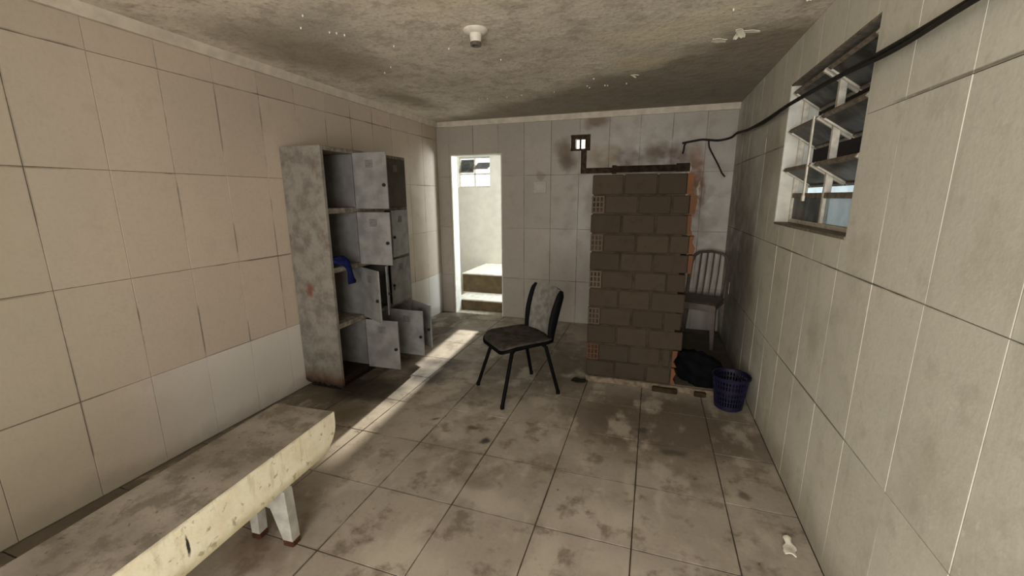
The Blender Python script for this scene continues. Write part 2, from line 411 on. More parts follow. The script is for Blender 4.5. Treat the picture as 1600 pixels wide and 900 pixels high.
def seq(a, b, start, step):
    k = math.ceil((a-start)/step - 1e-6); out = [a]; x = start+k*step
    while x < b-1e-6:
        if x-a > .012 and b-x > .012: out.append(x)
        x += step
    return out+[b]
TH = .008
YT = -.9
# floor
fl = tag(obj('floor', MB().box((XL-.2, YR-.2, -.1), (XR+.3, D, -TH)), GROUT_F), 'worn brown square floor tiles with dark joints and stains', 'floor', kind='structure')
tiles(fl, seq(XL, XR, 0, .4325), seq(YT, D, 1.19, .4330), frame((1,0,0),(0,1,0),(0,0,1),(0,0,-TH)), TILE_F, gap=.005)
# raised screed at the back right
pf = MB().cbox((-.36, 3.30, 0), (XR, D, .05), .008)
tag(obj('floor_platform', pf, PLAT), 'low raised cement floor behind brick partition under plastic chair', 'floor', kind='structure')
# ceiling
ce = tag(obj('ceiling', MB().box((XL-.2, YR-.2, H), (XR+.3, D+.16, H+.12)), CEIL), 'damp stained plaster ceiling with peeling paint', 'ceiling', kind='structure')
# left wall
wl = tag(obj('wall_left', MB().box((XL-.16, YR-.2, -.1), (XL-TH, D+.16, H)), GROUT_D), 'beige tiled wall behind the locker and bench', 'wall', kind='structure')
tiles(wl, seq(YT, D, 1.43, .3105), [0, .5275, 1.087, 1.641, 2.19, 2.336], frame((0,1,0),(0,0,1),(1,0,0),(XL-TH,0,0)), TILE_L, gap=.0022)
# back wall with doorway, chase and through hole
DX0, DX1, DZ = -2.42, -1.748, 2.008
door_h = (DX0, -.2, DX1, DZ)
chase = [(-.926, 2.0, -.706, 2.172), (-.806, 1.756, -.742, 2.0), (-.806, 1.752, -.43, 1.812), (-.46,1.742,-.41,1.835), (-.43, 1.755, .20, 1.826), (.20, 1.752, .335, 1.838)]
thru = (-.885, 2.03, -.775, 2.135)
mb = MB()
for a in minus((XL, -.1, XR+.16, H), [door_h]+chase): mb.box((a[0], D+TH, a[1]), (a[2], D+.07, a[3]))
for a in minus((XL, -.1, XR+.16, H), [door_h, thru]): mb.box((a[0], D+.07, a[1]), (a[2], D+.16, a[3]), 1 if a[1] > -.05 or True else 0)
wb = tag(obj('wall_back', mb, [GROUT_D, EARTH]), 'stained tiled end wall with doorway and broken out pipe chase', 'wall', kind='structure')
tiles(wb, seq(XL, XR, -.18, .3225), [0, .51, 1.13, 1.746, 2.336], frame((1,0,0),(0,0,1),(0,-1,0),(0,D+TH,0)), TILE_B, holes=[door_h]+chase, gap=.0022)
# plaster lining of the doorway
mb = MB(); e = .012
mb.box((DX0, D-.002, 0), (DX0+e, D+.16, DZ)); mb.box((DX1-e, D-.002, 0), (DX1, D+.16, DZ)); mb.box((DX0+e, D-.002, DZ-e), (DX1-e, D+.16, DZ))
obj('door_lining', mb, JAMB, wb)
obj('pipe_stub', MB().tube([(-.832, D+.10, 2.02), (-.832, D+.10, 2.15)], .011, 8), EARTH, wb)
# right wall with window opening
WY0, WY1, WZ0, WZ1 = 2.035, 3.135, 1.322, 2.155
win_h = (WY0, WZ0, WY1, WZ1)
mb = MB()
for a in minus((YR-.2, -.1, D+.16, H), [win_h]): mb.box((XR+TH, a[0], a[1]), (XR+.16, a[2], a[3]))
wr = tag(obj('wall_right', mb, GROUT_R), 'grey beige tiled wall with pale streaks around the window', 'wall', kind='structure')
Fr = frame((0,1,0),(0,0,1),(-1,0,0),(XR+TH,0,0))
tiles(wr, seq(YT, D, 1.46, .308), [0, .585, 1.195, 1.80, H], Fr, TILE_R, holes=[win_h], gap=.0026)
mb = MB(); e = .010
mb.box((XR+.001, WY1-e, WZ0), (XR+.16, WY1, WZ1)); mb.box((XR+.001, WY0, WZ0), (XR+.16, WY0+e, WZ1))
obj('window_reveal', mb, JAMB, wr)
mb = MB(); mb.box((XR+.001, WY0+e, WZ1-e), (XR+.16, WY1-e, WZ1)); mb.cbox((XR-.004, WY0+e, WZ0), (XR+.16, WY1-e, WZ0+.014), .003)
obj('window_sill', mb, METAL_D, wr)
for (y, z, l) in ((3.62, 1.86, .10), (4.45, .62, .12)):
    obj('paint_chip', MB().box((XR-.0015, y-.004, z-l/2), (XR+.001, y+.004, z+l/2)), TRIM, wr)
# rear wall with wide opening
mb = MB()
for a in minus((XL-.16, -.1, XR+.16, H), [(-1.10, .15, .70, 2.25)]): mb.box((a[0], YR-.16, a[1]), (a[2], YR, a[3]))
tag(obj('wall_rear', mb, ROUGHW), 'plain wall with a wide daylight opening facing the room', 'wall', kind='structure')
for nm, a, b, lab in (('wall_left_rear', (XL-TH, YR, 0), (XL, YT, H), 'plain plaster wall stretch behind the tiled left wall'), ('wall_right_rear', (XR, YR, 0), (XR+TH, YT, H), 'plain plaster wall stretch behind the tiled right wall'), ('floor_rear', (XL, YR, -TH), (XR, YT, 0), 'plain cement floor stretch behind the tiled floor')):
    tag(obj(nm, MB().box(a, b), ROUGHW), lab, 'floor' if 'floor' in nm else 'wall', kind='structure')
# mouldings
def moulding(name, a, b, inward, lab):
    a, b, n = Vector(a), Vector(b), Vector(inward); mb = MB(); L = (b-a).length; N = 60; rows = []
    for i in range(N+1):
        p = a.lerp(b, i/N); w = .0025*mnoise.noise(p*9); d = .0015*mnoise.noise(p*23)
        rows.append([p+Vector((0,0,2.334+w))+n*.001, p+Vector((0,0,2.334+w))+n*(.022+d), p+Vector((0,0,2.372+w))+n*(.028+d), p+Vector((0,0,H-.0005))+n*(.034+d), p+Vector((0,0,H-.0005))+n*.001])
    m = len(rows[0]); vs = [v for r in rows for v in r]; fs = []
    for i in range(N):
        for j in range(m): fs.append([i*m+j, i*m+(j+1)%m, (i+1)*m+(j+1)%m, (i+1)*m+j])
    fs += [list(range(m)), [N*m+j for j in range(m)][::-1]]
    mb.add(vs, fs)
    return tag(obj(name, mb, TRIM), lab, 'moulding', kind='structure')
moulding('trim_1', (XL,YR,0), (XL,D,0), (1,0,0), 'cream plaster moulding along top of left tiled wall')
moulding('trim_2', (XL+.035,D,0), (XR,D,0), (0,-1,0), 'cream plaster moulding along top of end wall')

# ------------------------------------------------------------------ brick partition
wp = tag(empty('wall_partition', (-.45, 3.285, .05)), 'unplastered partition of hollow bricks with open hole ends', 'brick wall', kind='structure')
BX, BY = -.45, 3.285
zc = [.05, .19, .335, .49, .635, .79, .935, 1.08, 1.22, 1.37, 1.51, 1.665]
zc = [z-.05 for z in zc]
def brick(x0, y0, z0, x1, y1, z1, mat=BRICK):
    j = .0035; r = lambda: random.uniform(-j, j)
    mb = MB(); mb.cbox((0,0,0), (x1-x0, y1-y0, z1-z0), .006)
    o = obj('brick', mb, mat, wp, loc=(x0+r(), y0+random.uniform(-.006,.004), z0+r()*.5), rot=(r()*2, r()*2, r()*2)); return o
mo = MB(); TW = .10
mo.box((.010, .006, 0), (.66, TW-.012, zc[-1]-.012)); mo.box((.014, TW-.012, 0), (.088, D-BY-.001, zc[-1]-.012))
obj('mortar', mo, MORTAR, wp)
def hollow_end(z0, z1, red=False):
    """brick seen end-on with a 3 x 3 grid of holes"""
    mb = MB(); w, h, dpt = .094, z1-z0, .22; t = .010
    xs = [0, t, t+.0187, 2*t+.0187, 2*t+.0373, 3*t+.0373, 3*t+.056, w]
    hz = (h-4*t)/3
    for k in range(4): mb.box((0,0,k*(hz+t)), (w, dpt, k*(hz+t)+t))
    vw = (w-4*t)/3
    for r_ in range(3):
        for k in range(4): mb.box((k*(vw+t), 0, r_*(hz+t)+t), (k*(vw+t)+t, dpt, r_*(hz+t)+t+hz))
    mb.box((t, .16, t), (w-t, .17, h-t), 1)
    return obj('brick', mb, [BRICK_R if red else BRICK_H, HOLE], wp, loc=(.0, -.002, z0))
g = .011
for k in range(11):
    z0, z1 = zc[k]+g/2, zc[k+1]-g/2
    if k % 2 == 1:
        hollow_end(z0, z1, k == 1)
        xs = [.100, .340, .577]; end = .735 - random.uniform(.0, .03)
    else:
        xs = [0, .229, .469]; end = .715 + random.uniform(-.02, .012)
    if k >= 8: end -= .03*(k-7)*.5
    if k < 2: end = .655 - .01*k
    xs = xs + [end]
    for i in range(len(xs)-1):
        x0, x1 = xs[i]+(g/2 if i else 0), xs[i+1]-g/2
        last = i == len(xs)-2
        brick(x0, 0, z0, x1, TW, z1)
    # broken orange stub at the open end
    if k in (0, 1, 6, 7, 8, 9, 10):
        mb = MB(); n = 4; poly = []
        wx = random.uniform(.03, .055)
        for i in range(n): poly.append((random.uniform(.35, 1)*wx, i/(n-1)*(z1-z0)))
        poly = [(-.004, z1-z0), (-.004, 0)] + poly
        T = Matrix.Rotation(math.pi/2, 4, 'X')
        mb.prism(poly, -TW+.012, -.010, T=T)
        obj('brick', mb, BRICK_O, wp, loc=(end-g/2+.006, 0, z0))
    # return wall running to the end wall
    y = TW + (.13 if k % 2 == 1 else 0)
    while y < D-BY-.03:
        y1 = min(y+.229, D-BY-.003); brick(0, y+g/2, z0, .10, y1-g/2, z1); y = y1
        if k % 2 == 1 and y < .3: pass
# rough mortar kerb strip at the foot
mb = MB(); N = 40
rows = []
for i in range(N+1):
    x = i/N*1.19; a = .012+.010*mnoise.noise(Vector((x*6,0,0))); b = .018+.010*mnoise.noise(Vector((x*5,3,0)))
    rows.append([(x,0,-.049),(x,-a,-.049),(x,-a*.7,-.049+b+.02),(x,0,-.004)])
vs = [v for r in rows for v in r]; fs = []
for i in range(N):
    for j in range(4): fs.append([i*4+j,(i+1)*4+j,(i+1)*4+(j+1)%4,i*4+(j+1)%4])
fs += [[0,1,2,3],[N*4+3,N*4+2,N*4+1,N*4]]
mb.add(vs, fs)
obj('kerb', mb, simple('pale_rough_mortar', (.155,.12,.083), .9, .4, 25, .6), wp)

# ------------------------------------------------------------------ window in the right wall
def window_right():
    w = tag(empty('window_1', (.835, WY0+e, WZ0+.014)), 'steel window with tilted dirty panes in right wall', 'window', kind='structure')
    y1 = WY1-WY0-2*e; z1 = WZ1-WZ0-.014-e; bw = .022
    mb = MB()
    for a, b in (((-.015,0,0),(.015,bw,z1)), ((-.015,y1-bw,0),(.015,y1,z1)), ((-.015,bw,0),(.015,y1-bw,bw)), ((-.015,bw,z1-bw),(.015,y1-bw,z1))): mb.cbox(a, b, .002)
    obj('frame', mb, METAL_P, w)
    ym = .545
    obj('mullion', MB().cbox((-.016,ym-.013,bw),(.016,ym+.013,z1-bw),.002), METAL_P, w)
    zt = .150
    obj('transom', MB().cbox((-.015,bw,zt),(.015,y1-bw,zt+.028),.002), METAL_D, w)
    for a, b, m in ((bw, ym-.013, GLASSB), (ym+.013, y1-bw, GLASSD)):
        obj('pane', MB().box((-.002,a,bw),(.002,b,zt)), m, w)
    for k, zp in enumerate((.272, .497, .715)):
        for a, b in ((bw+.004, ym-.016), (ym+.016, y1-bw-.004)):
            T = Matrix.Translation((0, 0, zp)) @ Matrix.Rotation(math.radians(-56 + (k-1)*2), 4, 'Y')
            s = obj('sash', MB().cbox((-.010,a,-.095),(.010,a+.018,.095),.002,T=T).cbox((-.010,b-.018,-.095),(.010,b,.095),.002,T=T)
                    .cbox((-.010,a+.018,.077),(.010,b-.018,.095),.002,1,T=T).cbox((-.010,a+.018,-.095),(.010,b-.018,-.077),.002,1,T=T), [METAL_P, METAL_D], w)
            obj('pane', MB().box((-.002,a+.018,-.078),(.002,b-.018,.078),T=T), GLASSD, s)
    for yy in (ym+.06,):
        obj('control_bar', MB().cbox((-.088,yy-.009,.165),(-.080,yy+.009,.56),.001), METAL_P, w)
    obj('lever', MB().cbox((-.090,yy-.012,.135),(-.078,yy+.012,.166),.002), METAL_P, w)
window_right()
# outside the window: covered passage and pale wall
tag(obj('wall_outside', MB().box((2.3,-.5,-.1),(2.42,9,1.62)), simple('pale_blue_outer_wall', (.55,.66,.70), .8, .12, 4)), 'pale blue boundary wall outside the window', 'wall', kind='structure')
tag(obj('wall_outside_upper', MB().box((2.3,-.5,1.62),(2.42,9,3.2)), simple('dark_outer_wall', (.010,.008,.007), .95, **{'Specular IOR Level': 0.0})), 'dark upper wall outside the window', 'wall', kind='structure')
tag(obj('roof_outside', MB().box((XR+.17,-.5,2.30),(1.75,9,2.36)), simple('dark_eave_boards', (.02,.016,.013), .95, **{'Specular IOR Level': 0.0})), 'dark eave over the passage outside the window', 'roof', kind='structure')
tag(obj('ground_outside', MB().box((XR+.16,-.5,-.2),(2.3,9,-.1)), simple('outside_cement', (.4,.4,.37), .9)), 'cement ground of the passage outside', 'ground', kind='structure')

# ------------------------------------------------------------------ stairwell beyond the doorway
SX0, SX1, SY0, SY1, SZ = -3.35, -.30, D+.16, 6.4, 2.6
odoor = (-2.21, .40, -1.97, 1.62); swin = (-3.05, 1.655, -2.495, 2.125)
mb = MB()
for a in minus((SX0, -.1, SX1, SZ), [odoor, swin]): mb.box((a[0], SY1, a[1]), (a[2], SY1+.12, a[3]))
tag(obj('wall_stairwell_far', mb, WHITEWALL), 'bright whitewashed stairwell wall seen through the doorway', 'wall', kind='structure')
tag(obj('wall_stairwell_left', MB().box((SX0-.12, SY0, -.1), (SX0, SY1+.12, SZ)), WHITEWALL), 'whitewashed left side wall of the stairwell', 'wall', kind='structure')
mb = MB()
for a in minus((SY0, -.1, SY1+.12, SZ), [(5.28, 1.28, 6.22, 2.22)]): mb.box((SX1, a[0], a[1]), (SX1+.1, a[2], a[3]))
tag(obj('wall_stairwell_right', mb, WHITEWALL), 'whitewashed right side wall of the stairwell with side window', 'wall', kind='structure')
tag(obj('ceiling_stairwell', MB().box((SX0-.12, SY0, SZ), (SX1+.1, SY1+.12, SZ+.1)), WHITEWALL), 'white stairwell ceiling', 'ceiling', kind='structure')
tag(obj('floor_stairwell', MB().box((SX0-.12, D, -.1), (SX1+.1, SY1+.12, 0)), simple('stairwell_floor', (.42,.38,.30), .7)), 'cement floor at the foot of the steps', 'floor', kind='structure')
st = tag(empty('concrete_steps', (-1.9, 5.046, 0)), 'two concrete steps beyond the doorway, sunlit treads and brown backlit fronts painted in', 'steps')
def step(y0, y1, z0, z1, x0, x1):
    obj('riser', MB().cbox((x0, y0, z0), (x1, y0+.02, z1-.02), .002), RISER, st)
    obj('tread', MB().cbox((x0-.004, y0-.006, z1-.02), (x1, y1, z1), .004), STEP, st)
    obj('core', MB().box((x0+.004, y0+.02, 0.0), (x1-.004, y1-.002, z1-.02)), STEP, st)
step(0.0, .42, 0, .15, -.60, .9)
step(.42, 1.350, .15, .425, -.68, .9)
def window_stair():
    w = tag(empty('window_2', ((swin[0]+swin[2])/2, SY1+.06, swin[1])), 'small steel window with open dark pane above stairwell steps', 'window', kind='structure')
    a = (swin[2]-swin[0])/2; h = swin[3]-swin[1]; b = .018
    obj('frame', MB().cbox((-a,-.012,0),(-a+b,.012,h),.002).cbox((a-b,-.012,0),(a,.012,h),.002).cbox((-a+b,-.012,0),(a-b,.012,b),.002).cbox((-a+b,-.012,h-b),(a-b,.012,h),.002), METAL_P, w)
    obj('mullion', MB().cbox((-.011,-.012,b),(.011,.012,h-b),.002), METAL_P, w)
    zt = .20; obj('transom', MB().cbox((-a+b,-.012,zt),(a-b,.012,zt+.02),.002), METAL_P, w)
    for x0, x1 in ((-a+b,-.011),(.011,a-b)): obj('pane', MB().box((x0,-.002,b),(x1,.002,zt)), GLASSC, w)
    for k, (x0, x1) in enumerate(((-a+b+.003,-.014),(.014,a-b-.003))):
        T = Matrix.Translation((0,0,zt+.02+.115)) @ Matrix.Rotation(math.radians(-18 if k == 0 else -62), 4, 'X')
        hh = .108
        s = obj('sash', MB().cbox((x0,-.008,-hh),(x0+.016,.008,hh),.002,T=T).cbox((x1-.016,-.008,-hh),(x1,.008,hh),.002,T=T).cbox((x0+.016,-.008,-hh),(x1-.016,.008,-hh+.016),.002,T=T).cbox((x0+.016,-.008,hh-.016),(x1-.016,.008,hh),.002,T=T), METAL_D, w)
        obj('pane', MB().box((x0+.015,-.002,-hh+.015),(x1-.015,.002,hh-.015),T=T), GLASSD, s)
window_stair()

# ------------------------------------------------------------------ locker
def locker():
    L = tag(empty('locker_cabinet', (XL+.004, 2.482, 0)), 'stained pale twelve compartment locker with many doors hanging open', 'locker')
    dp = .362; W_ = 1.07; t = .024; HT = 1.862
    ts = NT('stained_locker_side'); w = ts.warp(.12, 9)
    m = ts.noise(11, 6, .65); f = ts.noise(38, 4, .6); z = ts.sep(w)[2]
    c = ts.mix(ts.ramp(m, .38, .66), (.245,.225,.19), (.15,.132,.107))
    c = ts.mix(ts.ramp(f, .60, .72, 0, .6), c, (.14,.10,.065))
    c = ts.mix(ts.ramp(ts.noise(16, 5, .6, stretch=(1,1,.35)), .60, .72, 0, .55), c, (.16,.09,.055))
    c = ts.mix(ts.blob(w, (-2.47,2.48,.80), (.05,.3,.09), .8), c, (.17,.06,.04))
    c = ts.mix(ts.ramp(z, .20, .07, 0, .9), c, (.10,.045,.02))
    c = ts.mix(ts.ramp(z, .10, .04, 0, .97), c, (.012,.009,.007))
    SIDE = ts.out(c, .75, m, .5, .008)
    PAN = simple('grey_locker_panel', (.145,.137,.13), .55, .15, 10)
    SHELF = simple('dirty_locker_shelf', (.19,.165,.13), .7, .4, 26, .4)
    DOOR = simple('white_locker_door', (.22,.212,.20), .5, .22, 9)
    DOORB = simple('brown_locker_door', (.085,.07,.055), .6, .15, 9)
    VENT = simple('grey_vent', (.15,.14,.13), .6)
    def panel(name, a, b, m, c=.003): return obj(name, MB().cbox(a, b, c), m, L)
    # near side with uneven broken bottom
    mb = MB(); n = 16; poly = [(dp, .04), (dp, HT), (0, HT), (0, .055)]
    bot = [(dp*i/n, .050-.012*i/n + random.uniform(-.012,.012)) for i in range(1, n)]
    poly = [(0,.055)] + bot + [(dp,.02),(dp,HT),(0,HT)]
    T = Matrix.Rotation(math.pi/2, 4, 'X')
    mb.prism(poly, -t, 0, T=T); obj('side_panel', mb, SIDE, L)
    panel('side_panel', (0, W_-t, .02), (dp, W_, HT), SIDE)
    panel('back_panel', (0, t, .03), (.008, W_-t, HT-.03), PAN)
    panel('top_panel', (0, t, HT-.030), (dp, W_-t, HT), SHELF)
    BASE_BLACK = simple('black_locker_base', (.018,.012,.009), .95)  # near-black bottom shelf and plinth
    ys = [t, .338, .693, W_-t]
    zs = [.06, .505, .945, 1.385, 1.832]
    for i, zz in enumerate(zs[:-1]):
        panel('shelf', (.008, t, zz), (dp-.004, W_-t, zz+.040), SHELF if i else BASE_BLACK, .004)
    for yy in ys[1:-1]:
        for i in range(4): panel('divider', (.008, yy-.008, zs[i]+.040), (dp-.006, yy+.008, zs[i+1]), PAN)
    panel('plinth', (.03, t, .0), (dp-.05, W_-t, .06), BASE_BLACK)
    ang = [[93, 90, 62], [62, 33, 3], [90, 0, 9], [90, 0, 2]]        # rows from the bottom
    lk = MB().lathe([(.013,0),(.013,.012),(.009,.016)], n=14).mesh('lock', BLACKP, True)
    for r in range(4):
        for cidx in range(3):
            yh = ys[cidx+1] - (.009 if cidx < 2 else .001); y0 = ys[cidx] + (.009 if cidx else .001)
            w = yh-y0-.004; z0 = zs[r]+.030; h = zs[r+1]-z0+.004
            d = obj('door', MB().cbox((-.012, -w, 0), (0, 0, h), .002), DOORB if (r, cidx) == (3, 2) else DOOR, L, loc=(dp+.012, yh, z0), rot=(0, 0, math.radians(ang[r][cidx])))
            mb = MB(); vy, vz, vw, vh = -w/2, h*.80, .066, .052
            for sx, xx in ((0, .0), (1, -.012)):
                xa, xb = (0.0, .0022) if sx == 0 else (-.0142, -.012)
                for q in range(5): mb.box((xa, vy-vw/2, vz-vh/2+q*.0118), (xb, vy+vw/2, vz-vh/2+q*.0118+.0085))
            obj('vent', mb, VENT, d)
            o = obj('lock', lk, parent=d, loc=(0, -w+.026, h*.43), rot=(0, math.pi/2, 0))
            o2 = obj('lock', lk, parent=d, loc=(-.012, -w+.026, h*.43-.002), rot=(0, -math.pi/2, 0))
            if r == 3 and cidx == 2 or r == 1 and cidx == 2:
                obj('key_tag', MB().cbox((.002,-w+.022,h*.43-.045),(.006,-w+.036,h*.43-.014),.001), BLACKP, d)
locker()
# blue cloth over shelf edge
tb = simple('navy_cloth', (.006,.010,.055), .9, .4, 40, .3)
mb = MB()
def ell(c, r, n=10, seed=0, amp=.2):
    vs = []; fs = []; m = 2*n
    for i in range(n+1):
        a = math.pi*i/n
        for k in range(m):
            b = 2*math.pi*k/m; p = Vector((math.sin(a)*math.cos(b), math.sin(a)*math.sin(b), math.cos(a)))
            q = 1+amp*mnoise.noise(p*1.6+Vector((seed,seed*.7,0)))+amp*.5*mnoise.noise(p*4+Vector((seed,0,seed)))
            vs.append((c[0]+p.x*r[0]*q, c[1]+p.y*r[1]*q, c[2]+p.z*r[2]*q))
    for i in range(n):
        for k in range(m): fs.append([i*m+k, (i+1)*m+k, (i+1)*m+(k+1)%m, i*m+(k+1)%m])
    return vs, fs
rows = []
path = [(-2.31,2.555,1.012,.05,.020),(-2.27,2.56,1.035,.065,.030),(-2.235,2.57,1.040,.066,.034),(-2.205,2.585,1.022,.050,.028),(-2.190,2.605,.985,.028,.018),(-2.186,2.615,.945,.022,.014),(-2.186,2.620,.900,.032,.014),(-2.184,2.626,.868,.046,.014),(-2.184,2.628,.850,.040,.010)]
n = 14
for i, (x,y,z,a,b) in enumerate(path):
    q = path[min(i+1,len(path)-1)]; p = path[max(i-1,0)]
    tdir = Vector((q[0]-p[0], q[1]-p[1], q[2]-p[2])).normalized(); sd = Vector((0,1,0)); nd = tdir.cross(sd).normalized()
    rows.append([Vector((x,y,z)) + sd*math.cos(2*math.pi*k/n)*a*(1+.18*math.sin(3*k+i)) + nd*math.sin(2*math.pi*k/n)*b for k in range(n)])
vs = [v for r in rows for v in r]; fs = [[i*n+k, i*n+(k+1)%n, (i+1)*n+(k+1)%n, (i+1)*n+k] for i in range(len(rows)-1) for k in range(n)]
fs += [list(range(n))[::-1], [(len(rows)-1)*n+k for k in range(n)]]
mb.add(vs, fs)
tag(obj('cloth', mb, tb, smooth=True), 'navy blue cloth hanging over a locker shelf edge', 'cloth')

# ------------------------------------------------------------------ bench
def bench():
    B = tag(empty('concrete_bench', (-1.451, 1.531, 0), math.atan2(.062, .95)), 'long concrete bench slab with cream painted edge along left wall', 'bench')
    # local: +y towards far end, slab x from -0.343 to 0, far end y=0
    tt = NT('worn_bench_top'); m = tt.noise(9, 6, .68); s2 = tt.noise(3, 4, .6)
    c = tt.mix(tt.ramp(s2, .35, .65), (.345,.30,.245), (.235,.20,.155)); c = tt.mix(tt.ramp(m, .46, .62, 0, .7), c, (.135,.11,.08))
    c = tt.mix(tt.ramp(tt.noise(40,3), .64, .72, 0, .6), c, (.06,.05,.04))
    TOP = tt.out(c, .8, m, .5, .006)
    te = NT('cream_bench_edge'); m = te.noise(13, 6, .65); z = te.sep(te.warp(.05, 12))[2]
    c = te.mix(te.ramp(m, .4, .7), (.88,.82,.62), (.80,.71,.50)); c = te.mix(te.ramp(te.noise(24,4,.6), .60, .70, 0, .7), c, (.20,.165,.09)); c = te.mix(te.ramp(te.noise(7,5,.65,stretch=(1,3,.6)), .52, .70, 0, .6), c, (.50,.43,.26))
    c = te.mix(te.ramp(z, .325, .272, 0, .75), c, (.42,.36,.19)); c = te.mix(te.ramp(z, .445, .465, 0, .6), c, (.33,.27,.17))
    c = te.mix(te.blob(te.warp(.02,30), (-1.404,.775,.37), (.05,.008,.05), .5), c, (.03,.024,.015))
    EDGE = te.out(c, .7, m, .4, .006)
    wd, ln, th, z1 = .343, 2.35, .185, .46
    prof = []           # (y, z) outline of slab side, far end curls up underneath
    for k in range(9):
        a = k/8*math.pi/2; prof.append((-.13+.13*math.sin(a), z1-th+.125*(1-math.cos(a))))
    prof = [(-ln, z1-th)] + prof + [(0, z1-.006), (-.006, z1), (-ln, z1)]
    mb = MB(); N = 70; n = len(prof)
    vs = [(-wd,y,z) for y,z in prof] + [(0,y,z) for y,z in prof]
    mb.add(vs, [list(range(n))], 1); mb.m[-1] = 1
    mb.f.append([n+i for i in range(n)][::-1]); mb.m.append(1)
    for i in range(n):
        j = (i+1) % n; top = prof[i][1] > z1-.001 and prof[j][1] > z1-.001
        mb.f.append([i, n+i, n+j, j]); mb.m.append(0 if top else 1)
    mb.f = [f[::-1] for f in mb.f]
    obj('slab', mb, [TOP, EDGE], B)
    LEG = simple('dirty_white_leg', (.38,.36,.315), .7, .2, 14, .3); RUST = simple('rusty_foot', (.055,.022,.012), .9)
    for yl in (-.345, -1.95):
        mb = MB(); T = Matrix.Translation((0, yl, 0)) @ Matrix.Rotation(math.pi/2, 4, 'X')
        # trestle outline in x-z with a triangular gap between two feet
        mb.prism([(-.197,.03),(-.155,.03),(-.15,.17),(-.13,.19),(-.075,.18),(-.028,.03),(.022,.03),(.012,z1-th),(-.20,z1-th)], -.022, .022, T=T)
        lg = obj('leg', mb, LEG, B)
        for x0, x1 in ((-.200,-.152),(-.031,.025)):
            obj('foot', MB().cbox((x0, yl-.025, 0), (x1, yl+.025, .032), .006), RUST, lg)
bench()

# ------------------------------------------------------------------ black office chair
def office_chair():
    C = tag(empty('office_chair', (-.9375, 2.94, 0), math.radians(-44.5)), 'black framed chair with grey seat and back in mid room', 'chair')
    FAB = simple('grey_worn_upholstery', (.185,.17,.148), .85, .25, 22, .3)
    SEATM = simple('dark_grey_seat', (.050,.043,.034), .8, .4, 18, .3)
    def rr(w, d, r, n=5, y0=0):
        P = []
        for cx, cy, a0 in ((w-r, d-r, 0), (-w+r, d-r, 90), (-w+r, -d+r, 180), (w-r, -d+r, 270)):
            for k in range(n+1):
                a = math.radians(a0+90*k/n); P.append((cx+r*math.cos(a), cy+r*math.sin(a)+y0))
        return P
    def seat(sc, zo, th):
        P = rr(.228*sc, .225*sc, .09); mb = MB(); n = len(P); rings = []
        f = lambda x, y: zo - .028*max(0, (-y-.10)/.11)**2 + .012*(abs(x)/.2)**2
        lay = [(1, -th), (1, -.004), (.975, 0), (.75, -.002), (.45, -.005), (.15, -.007)]
        vs = [(x*s, y*s, f(x*s,y*s)+dz) for s, dz in lay for x, y in P]
        fs = [list(range(n))[::-1]] + [[i*n+k, i*n+(k+1)%n, (i+1)*n+(k+1)%n, (i+1)*n+k] for i in range(len(lay)-1) for k in range(n)] + [[(len(lay)-1)*n+k for k in range(n)]]
        mb.add(vs, fs); return mb
    obj('seat', seat(.96, .452, .022), SEATM, C, True)
    obj('seat_shell', seat(1.0, .436, .020), BLACK, C, True)
    # back: curved panel with black side bars
    def bk(u, v, off=0):        # u -1..1, v 0..1
        z = .445 + v*.365; y = .195 + .02*v + .065*v*v - .030*(1-abs(u)**2) * 0 + .028*(1-u*u) + off
        w = (.158 + .018*v)*(1 if v < .85 else 1-.06*((v-.85)/.15)**2)
        return (u*w, y, z + .008*(1-u*u)*v)
    g = [[bk(-1+2*i/10, j/10) for j in range(11)] for i in range(11)]
    obj('backrest', MB().sheet(g, .018), FAB, C, True)
    for s in (-1, 1):
        pts = []; rad = []
        for j in range(12):
            v = j/11*1.03-.03; p = bk(s, v); pts.append((p[0]+s*.018, p[1]-.004, p[2])); rad.append(0.028+.010*math.sin(math.pi*min(1,max(0,v))) if v < .97 else .016)
        obj('back_side', MB().tube(pts, rad, 12, flat=.55), BLACK, C, True)
    fr = MB()
    for s in (-1, 1): fr.tube([(s*.15,-.17,.405),(s*.15,.19,.408)], .012, 10)
    fr.tube([(-.15,-.10,.405),(.15,-.10,.405)], .011, 10); fr.tube([(-.15,.13,.406),(.15,.13,.406)], .011, 10)
    fr.tube([(-.15,.19,.408),(-.155,.215,.425),(-.158,.225,.47)], .013, 10); fr.tube([(.15,.19,.408),(.155,.215,.425),(.158,.225,.47)], .013, 10)
    obj('underframe', fr, BLACK, C, True)
    for sx, sy in ((-1,-1),(1,-1),(1,1),(-1,1)):
        fx, fy = (.225, -.245) if sy < 0 else (.21, .245)
        l = obj('leg', MB().tube([(sx*.15, sy*.10 if sy < 0 else .13, .408), (sx*.168, (-.135 if sy < 0 else .155), .385), (sx*fx, fy, .014)], .0140, 10), BLACK, C, True)
        obj('foot_cap', MB().lathe([(.015,0),(.016,.022),(.013,.026)], (sx*fx, fy, 0), 12), BLACK, l, True)
office_chair()

